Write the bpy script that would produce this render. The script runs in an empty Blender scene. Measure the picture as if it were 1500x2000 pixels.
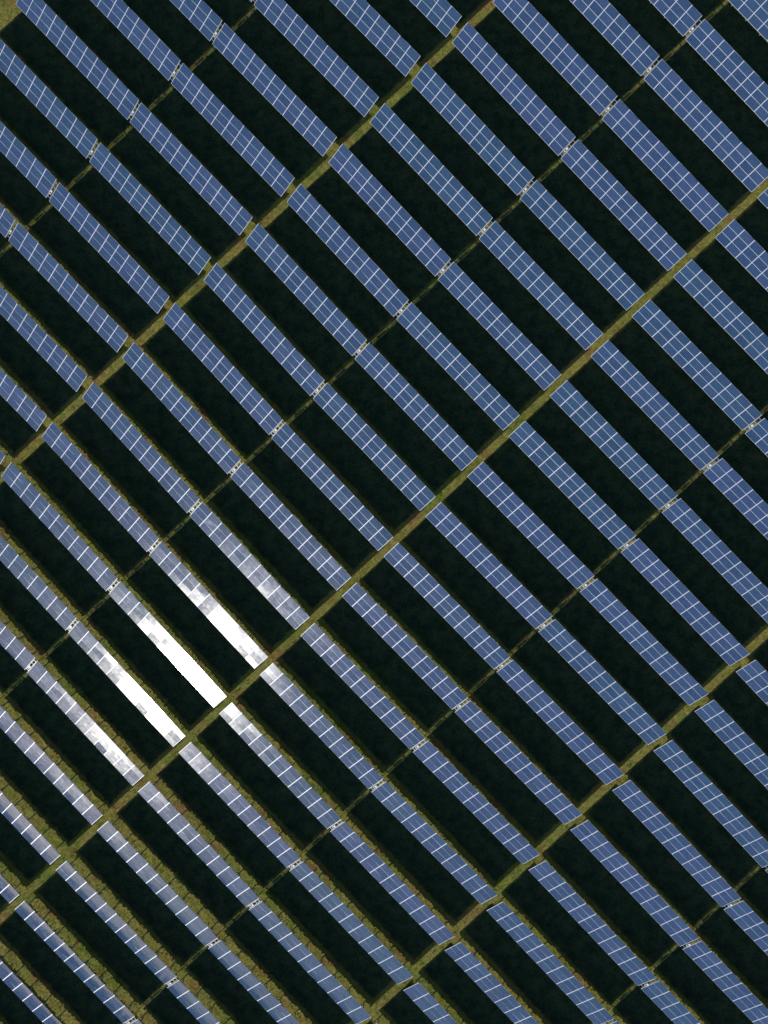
import bpy, math, random
import numpy as np
from mathutils import Vector
random.seed(11); rng=np.random.default_rng(7)
S=bpy.context.scene
S.view_settings.view_transform='Standard'; S.view_settings.look='None'; S.view_settings.exposure=0

K=14.0; FPX=1400.0; H=FPX/K
TILT=math.radians(25); W=3.12; H0=1.07
NR=3; NC=11

# ---------------- material helpers
def mat(name):
    m=bpy.data.materials.new(name); m.use_nodes=True
    nt=m.node_tree; b=nt.nodes['Principled BSDF']
    return m,nt,b
def N(nt,t,**k):
    n=nt.nodes.new(t)
    for a,v in k.items(): setattr(n,a,v)
    return n
def math_(nt,op,a,b=None,c=None):
    n=N(nt,'ShaderNodeMath',operation=op)
    for i,v in enumerate((a,b,c)):
        if v is None: continue
        if isinstance(v,(int,float)): n.inputs[i].default_value=v
        else: nt.links.new(v,n.inputs[i])
    return n.outputs[0]
def mixc(nt,f,a,b,bt='MIX'):
    n=N(nt,'ShaderNodeMix',data_type='RGBA',blend_type=bt)
    if isinstance(f,(int,float)): n.inputs[0].default_value=f
    else: nt.links.new(f,n.inputs[0])
    for i,v in ((6,a),(7,b)):
        if isinstance(v,tuple): n.inputs[i].default_value=(*v,1)
        else: nt.links.new(v,n.inputs[i])
    return n.outputs[2]
def ramp(nt,src,p0,p1):
    n=N(nt,'ShaderNodeMapRange'); nt.links.new(src,n.inputs[0])
    n.inputs[1].default_value=p0; n.inputs[2].default_value=p1
    return n.outputs[0]
def noise(nt,vec,scale,detail=4,rough=.6):
    n=N(nt,'ShaderNodeTexNoise'); n.inputs['Scale'].default_value=scale
    n.inputs['Detail'].default_value=detail; n.inputs['Roughness'].default_value=rough
    if vec is not None: nt.links.new(vec,n.inputs['Vector'])
    return n.outputs['Fac']

# glass with cells
mg,nt,b=mat('photovoltaic_glass')
uv=N(nt,'ShaderNodeUVMap').outputs[0]
sep=N(nt,'ShaderNodeSeparateXYZ'); nt.links.new(uv,sep.inputs[0])
def cellline(src,n,w):
    f=math_(nt,'FRACT',math_(nt,'MULTIPLY',src,n))
    d=math_(nt,'ABSOLUTE',math_(nt,'SUBTRACT',f,.5))
    return math_(nt,'GREATER_THAN',d,.5-w)
lx=cellline(sep.outputs[0],12,.05); ly=cellline(sep.outputs[1],6,.05)
ln=math_(nt,'MAXIMUM',lx,ly)
at=N(nt,'ShaderNodeAttribute',attribute_name='mrand').outputs['Fac']
oi=N(nt,'ShaderNodeObjectInfo').outputs['Random']
c1=mixc(nt,at,(.006,.030,.094),(.016,.047,.132))
c2=mixc(nt,oi,(.8,1.0,.93),(1.4,.97,1.08))
c3=mixc(nt,1.0,c1,c2,'MULTIPLY')
geo=N(nt,'ShaderNodeTexCoord').outputs['Object']
dirt=ramp(nt,noise(nt,geo,1.3,5,.65),.45,.8)
c4=mixc(nt,math_(nt,'MULTIPLY',dirt,.07),c3,(.25,.24,.22))
c5=mixc(nt,ln,c4,(.10,.165,.28))
nt.links.new(c5,b.inputs['Base Color'])
nt.links.new(math_(nt,'MULTIPLY_ADD',at,.045,math_(nt,'MULTIPLY_ADD',dirt,.06,.115)),b.inputs['Roughness'])
b.inputs['IOR'].default_value=1.4

mf,nt,b=mat('aluminium_frame')
b.inputs['Base Color'].default_value=(.44,.50,.62,1); b.inputs['Roughness'].default_value=.5; b.inputs['Metallic'].default_value=.1
ms,nt,b=mat('galvanised_steel')
tc=N(nt,'ShaderNodeTexCoord').outputs['Object']
nt.links.new(mixc(nt,noise(nt,tc,6),(.28,.29,.3),(.42,.43,.44)),b.inputs['Base Color'])
b.inputs['Roughness'].default_value=.5; b.inputs['Metallic'].default_value=.5
mw,nt,b=mat('painted_white_metal')
tc=N(nt,'ShaderNodeTexCoord').outputs['Object']
nt.links.new(mixc(nt,noise(nt,tc,5),(.46,.48,.50),(.56,.58,.60)),b.inputs['Base Color']); b.inputs['Roughness'].default_value=.4
mk,nt,b=mat('dark_plastic')
b.inputs['Base Color'].default_value=(.03,.03,.035,1)

# ground (vertex attribute: 1 = trodden path and painted sunlit band; 0 = green corridor painted shade-dark)
def veg(nt,P,wear_sunlit):
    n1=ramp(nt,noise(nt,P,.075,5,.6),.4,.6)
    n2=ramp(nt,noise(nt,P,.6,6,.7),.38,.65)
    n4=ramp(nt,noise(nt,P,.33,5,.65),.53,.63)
    dry_sunlit=mixc(nt,n1,(.14,.195,.034),(.27,.235,.072))
    dry_sunlit=mixc(nt,n2,dry_sunlit,(.28,.275,.080))
    dry_sunlit=mixc(nt,math_(nt,'MULTIPLY',n4,.8),dry_sunlit,(.27,.155,.07))
    lush_shaded=mixc(nt,n2,(.022,.052,.032),(.068,.105,.055))  # corridor green, with the shade between rows put into its colour
    f=ramp(nt,math_(nt,'ADD',wear_sunlit,math_(nt,'MULTIPLY_ADD',noise(nt,P,1.1,5,.7),1.3,-.65)),.2,.7)
    return mixc(nt,f,lush_shaded,dry_sunlit)
mgr,nt,b=mat('grass_ground')
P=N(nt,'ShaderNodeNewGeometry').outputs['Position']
wa=N(nt,'ShaderNodeAttribute',attribute_name='wear_sunlit').outputs['Fac']
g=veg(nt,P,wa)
n3=ramp(nt,noise(nt,P,4.2,6,.75),.3,.7)
g=mixc(nt,1.0,g,mixc(nt,n3,(.3,.36,.33),(1.4,1.33,1.2)),'MULTIPLY')
nt.links.new(g,b.inputs['Base Color']); b.inputs['Roughness'].default_value=1; b.inputs['Specular IOR Level'].default_value=.1
bp=N(nt,'ShaderNodeBump'); bp.inputs['Strength'].default_value=.8; bp.inputs['Distance'].default_value=.07
nt.links.new(noise(nt,P,6,6,.75),bp.inputs['Height']); nt.links.new(bp.outputs[0],b.inputs['Normal'])

mt,nt,b=mat('grass_blades')
P=N(nt,'ShaderNodeNewGeometry').outputs['Position']
wa=N(nt,'ShaderNodeAttribute',attribute_name='wear_sunlit').outputs['Fac']
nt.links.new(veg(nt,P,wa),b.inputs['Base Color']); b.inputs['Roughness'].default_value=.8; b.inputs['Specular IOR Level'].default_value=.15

# ---------------- plant layout (survey of junction lines)
CS=[-1,-.5,0,.5,1,1.5,2,2.5,3,3.5,4,4.5,5]
LX=[111,335,560,773,992,1212,1438,1658,1885,2105,2332,2552,2779]
LY=[-67,163,393,622,853,1080,1312,1543,1775,2005,2238,2468,2701]
SC=(1-H0/H)/K
def junction(ci,r):
    c=CS[ci]; cc=max(-1,min(c,2.5))
    x=LX[ci]+(80.3+.6*cc)*r+.05*r*r; y=LY[ci]-(77.3+.35*cc)*r-.05*r*r
    x+=1.5*math.sin(r*.7+c*1.9); y+=1.8*math.sin(r*.53+c*2.7+1)
    return Vector(((x-750)*SC,(1000-y)*SC))
def wear_sunlit_at(X,Y):
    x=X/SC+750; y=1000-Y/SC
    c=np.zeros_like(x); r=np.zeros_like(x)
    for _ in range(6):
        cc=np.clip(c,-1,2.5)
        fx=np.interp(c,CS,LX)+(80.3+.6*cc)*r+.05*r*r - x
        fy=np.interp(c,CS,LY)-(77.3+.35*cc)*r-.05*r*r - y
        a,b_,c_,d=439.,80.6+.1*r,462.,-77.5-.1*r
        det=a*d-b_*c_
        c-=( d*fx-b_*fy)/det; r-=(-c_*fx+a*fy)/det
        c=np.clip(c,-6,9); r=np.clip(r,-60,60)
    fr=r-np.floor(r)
    sun_strip=np.clip((.47-fr)/.08,0,1)*np.clip((fr-.07)/.06,0,1)  # painted sunlight: pale band where sun reaches the ground under each row
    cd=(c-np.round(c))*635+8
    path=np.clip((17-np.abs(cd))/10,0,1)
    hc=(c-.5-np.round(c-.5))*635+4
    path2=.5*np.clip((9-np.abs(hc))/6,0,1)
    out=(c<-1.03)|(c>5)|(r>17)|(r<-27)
    return np.where(out,.85,np.maximum(sun_strip*.85,np.maximum(path,path2)))

# ---------------- ground sheet
def axis(lo,hi,step):
    a=list(np.arange(lo,hi,step)); s=step; x=a[-1]; out=[]
    while x<4000: s*=1.5; x+=s; out.append(x)
    s=step; x=a[0]; pre=[]
    while x>-4000: s*=1.5; x-=s; pre.append(x)
    return np.array(pre[::-1]+a+out)
xs=axis(-70,70,.25); ys=axis(-88,88,.25)
X,Y=np.meshgrid(xs,ys)
Z=.03*np.sin(X*.9+1.3*np.sin(Y*.5))*np.sin(Y*1.1+.7*np.sin(X*.7))+rng.uniform(-.06,.06,X.shape)
Z*=((np.abs(X)<75)&(np.abs(Y)<92))
nx,ny=len(xs),len(ys)
V=np.stack([X,Y,Z],-1).reshape(-1,3)
i=np.arange(nx-1)[None,:]+nx*np.arange(ny-1)[:,None]
F=np.stack([i,i+1,i+1+nx,i+nx],-1).reshape(-1,4)
def npmesh(name,V,F,wear_sunlit):
    me=bpy.data.meshes.new(name); k=F.shape[1]
    me.vertices.add(len(V)); me.vertices.foreach_set('co',V.astype(np.float32).ravel())
    me.loops.add(F.size); me.loops.foreach_set('vertex_index',F.astype(np.int32).ravel())
    me.polygons.add(len(F)); me.polygons.foreach_set('loop_start',(np.arange(len(F))*k).astype(np.int32))
    me.polygons.foreach_set('loop_total',np.full(len(F),k,np.int32))
    me.update(calc_edges=True)
    at=me.attributes.new('wear_sunlit','FLOAT','POINT'); at.data.foreach_set('value',wear_sunlit.astype(np.float32).ravel())
    return me
me=npmesh('ground',V,F,wear_sunlit_at(X,Y)); me.materials.append(mgr)
me.polygons.foreach_set('use_smooth',np.ones(len(F),bool))
S.collection.objects.link(bpy.data.objects.new('ground',me))

# grass blades
n=300000
cx=rng.uniform(-62,62,n); cy=rng.uniform(-80,80,n)
wr=wear_sunlit_at(cx,cy); keep=rng.uniform(0,1,n)<(.2+.8*wr)
cx,cy,wr=cx[keep],cy[keep],wr[keep]; n=len(cx)
a=rng.uniform(0,2*np.pi,n)
h=rng.uniform(.04,.15,n)*np.where(rng.uniform(0,1,n)<.12,2.6,1); w=rng.uniform(.03,.07,n)
la=rng.uniform(0,2*np.pi,n); ll=h*rng.uniform(.1,.8,n)
v0=np.stack([cx-np.cos(a)*w,cy-np.sin(a)*w,np.full(n,-.05)],-1)
v1=np.stack([cx+np.cos(a)*w,cy+np.sin(a)*w,np.full(n,-.05)],-1)
v2=np.stack([cx+np.cos(la)*ll,cy+np.sin(la)*ll,h],-1)
V=np.stack([v0,v1,v2],1).reshape(-1,3); F=np.arange(3*n).reshape(-1,3)
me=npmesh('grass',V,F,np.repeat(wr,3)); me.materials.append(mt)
S.collection.objects.link(bpy.data.objects.new('grass',me))

# ---------------- table mesh
cT,sT=math.cos(TILT),math.sin(TILT)
LREF=303*SC
def box(vs,fs,mi,fm,p0,ax,ay,az):
    b0=len(vs); p0=Vector(p0); ax,ay,az=Vector(ax),Vector(ay),Vector(az)
    for k in range(8):
        vs.append(tuple(p0+ax*(k&1)+ay*((k>>1)&1)+az*((k>>2)&1)))
    for f in ((0,2,3,1),(4,5,7,6),(0,1,5,4),(2,6,7,3),(0,4,6,2),(1,3,7,5)):
        fs.append(tuple(b0+q for q in f)); fm.append(mi)
U=Vector((1,0,0)); T=Vector((0,cT,sT)); NN=Vector((0,-sT,cT))
O=Vector((0,0,H0))
def table_mesh(k):
    vs=[];fs=[];fm=[];uvs={};mr={}
    L=LREF
    box(vs,fs,1,fm,O-NN*.04,U*L,T*W,NN*.04)
    ml=L/NC; mwid=W/NR; gx=.058; gy=.031
    for i in range(NC):
        for j in range(NR):
            x0=i*ml+gx; x1=(i+1)*ml-gx; y0=j*mwid+gy; y1=(j+1)*mwid-gy
            tx=random.gauss(0,.007); ty=random.gauss(0,.007)
            b0=len(vs)
            for (x,y) in ((x0,y0),(x1,y0),(x1,y1),(x0,y1)):
                z=.022+tx*(x-(x0+x1)/2)+ty*(y-(y0+y1)/2)
                vs.append(tuple(O+U*x+T*y+NN*max(z,.003)))
            uvs[len(fs)]=1; mr[len(fs)]=random.random()
            fs.append((b0,b0+1,b0+2,b0+3)); fm.append(0)
    for y in (.3,1.1,1.9,2.7):
        box(vs,fs,2,fm,O+T*(y-.025)-NN*.10,U*L,T*.05,NN*.055)
    npst=8
    for i in range(npst):
        x=.9+(L-1.8)*i/(npst-1)
        box(vs,fs,2,fm,O+U*(x-.03)+T*.12-NN*.20,U*.06,T*(W-.24),NN*.098)
        for y in (.6,2.4):
            p=O+T*y-NN*.16
            box(vs,fs,2,fm,(x-.145,p.y-.05,-.3),(.11,0,0),(0,.1,0),(0,0,p.z+.3))
        p=O+T*1.4-NN*.19; q=Vector((0,(O+T*2.4).y,.5)); d=p-q
        box(vs,fs,2,fm,q+Vector((x+.04,-.03,-.03)),(.04,0,0),(0,.05,.02),d)
    me=bpy.data.meshes.new('solar_table_%d'%k); me.from_pydata(vs,[],fs)
    for m in (mg,mf,ms): me.materials.append(m)
    for p,m_ in zip(me.polygons,fm): p.material_index=m_
    ul=me.uv_layers.new(name='UVMap'); att=me.attributes.new('mrand','FLOAT','FACE')
    for fi in uvs:
        p=me.polygons[fi]
        for li,c in zip(p.loop_indices,((0,0),(1,0),(1,1),(0,1))): ul.data[li].uv=c
        att.data[fi].value=mr[fi]
    return me
tables=[table_mesh(k) for k in range(12)]

def inv_mesh():
    vs=[];fs=[];fm=[]
    box(vs,fs,0,fm,O+U*.07+T*.9-NN*.05,U*.28,T*.6,NN*.18)
    box(vs,fs,1,fm,O+U*.11+T*1.0+NN*.13,U*.19,T*.2,NN*.02)
    for x in (.0,.38):
        box(vs,fs,2,fm,O+U*x+T*.3-NN*.1,U*.03,T*2.4,NN*.045)
    for y in (.35,1.0,1.9,2.6):
        box(vs,fs,2,fm,O+U*-.08+T*y-NN*.15,U*.6,T*.05,NN*.045)
    for y in (1.0,1.9):
        p=O+T*y-NN*.13
        box(vs,fs,2,fm,(.18,p.y,-.3),(.07,0,0),(0,.07,0),(0,0,p.z+.3))
    me=bpy.data.meshes.new('inverter_box'); me.from_pydata(vs,[],fs)
    for m in (mw,mk,ms): me.materials.append(m)
    for p,m_ in zip(me.polygons,fm): p.material_index=m_
    return me
invm=inv_mesh()

for r in range(-26,17):
    for ci in range(len(CS)-1):
        p=junction(ci,r); q=junction(ci+1,r); d=q-p
        mid=p+d*.5
        if abs(mid.x)>130 or abs(mid.y)>145: continue
        joint_start=(CS[ci]%1!=0)
        gap=(15.5 if joint_start else 7.5)*SC
        L=d.length-gap
        ang=math.atan2(d.y,d.x)
        ob=bpy.data.objects.new('solar_panel_table',random.choice(tables))
        ob.location=(p.x,p.y,random.gauss(0,.03)); ob.scale=(L/LREF,1,1)
        ob.rotation_euler=(random.gauss(0,.003),random.gauss(0,.002),ang+random.gauss(0,.0012))
        S.collection.objects.link(ob)
        if not joint_start:
            e=p+d*(L/d.length)
            o2=bpy.data.objects.new('inverter_box',invm)
            o2.rotation_euler=(0,0,ang)
            o2.location=(e.x+.05*math.cos(ang),e.y+.05*math.sin(ang),0)
            S.collection.objects.link(o2)

# ---------------- sun & sky
g=Vector((-378,-300,0)); v=Vector((-g.x,-g.y,FPX)).normalized()
ra=math.atan2(-460,432)
n=Vector((-math.sin(-ra)*sT,-math.cos(ra)*sT,cT)).normalized()
R=(2*n.dot(v)*n-v).normalized()
el=math.asin(R.z); rot=math.atan2(R.x,R.y)
sd=bpy.data.lights.new('sun','SUN'); sd.energy=5; sd.angle=math.radians(.5); sd.color=(1,.94,.84)
so=bpy.data.objects.new('sun',sd); so.rotation_euler=R.to_track_quat('Z','Y').to_euler(); so.location=(0,0,50)
S.collection.objects.link(so)
w=bpy.data.worlds.new('World'); S.world=w; w.use_nodes=True
nt=w.node_tree; sk=nt.nodes.new('ShaderNodeTexSky'); sk.sky_type='NISHITA'; sk.sun_disc=False
sk.sun_elevation=el; sk.sun_rotation=rot%(2*math.pi)
nt.links.new(sk.outputs[0],nt.nodes['Background'].inputs[0]); nt.nodes['Background'].inputs[1].default_value=.09

cd=bpy.data.cameras.new('camera'); cd.sensor_fit='VERTICAL'; cd.sensor_height=36; cd.lens=36*FPX/2000; cd.clip_end=10000
co=bpy.data.objects.new('camera',cd); co.location=(0,0,H); S.collection.objects.link(co); S.camera=co
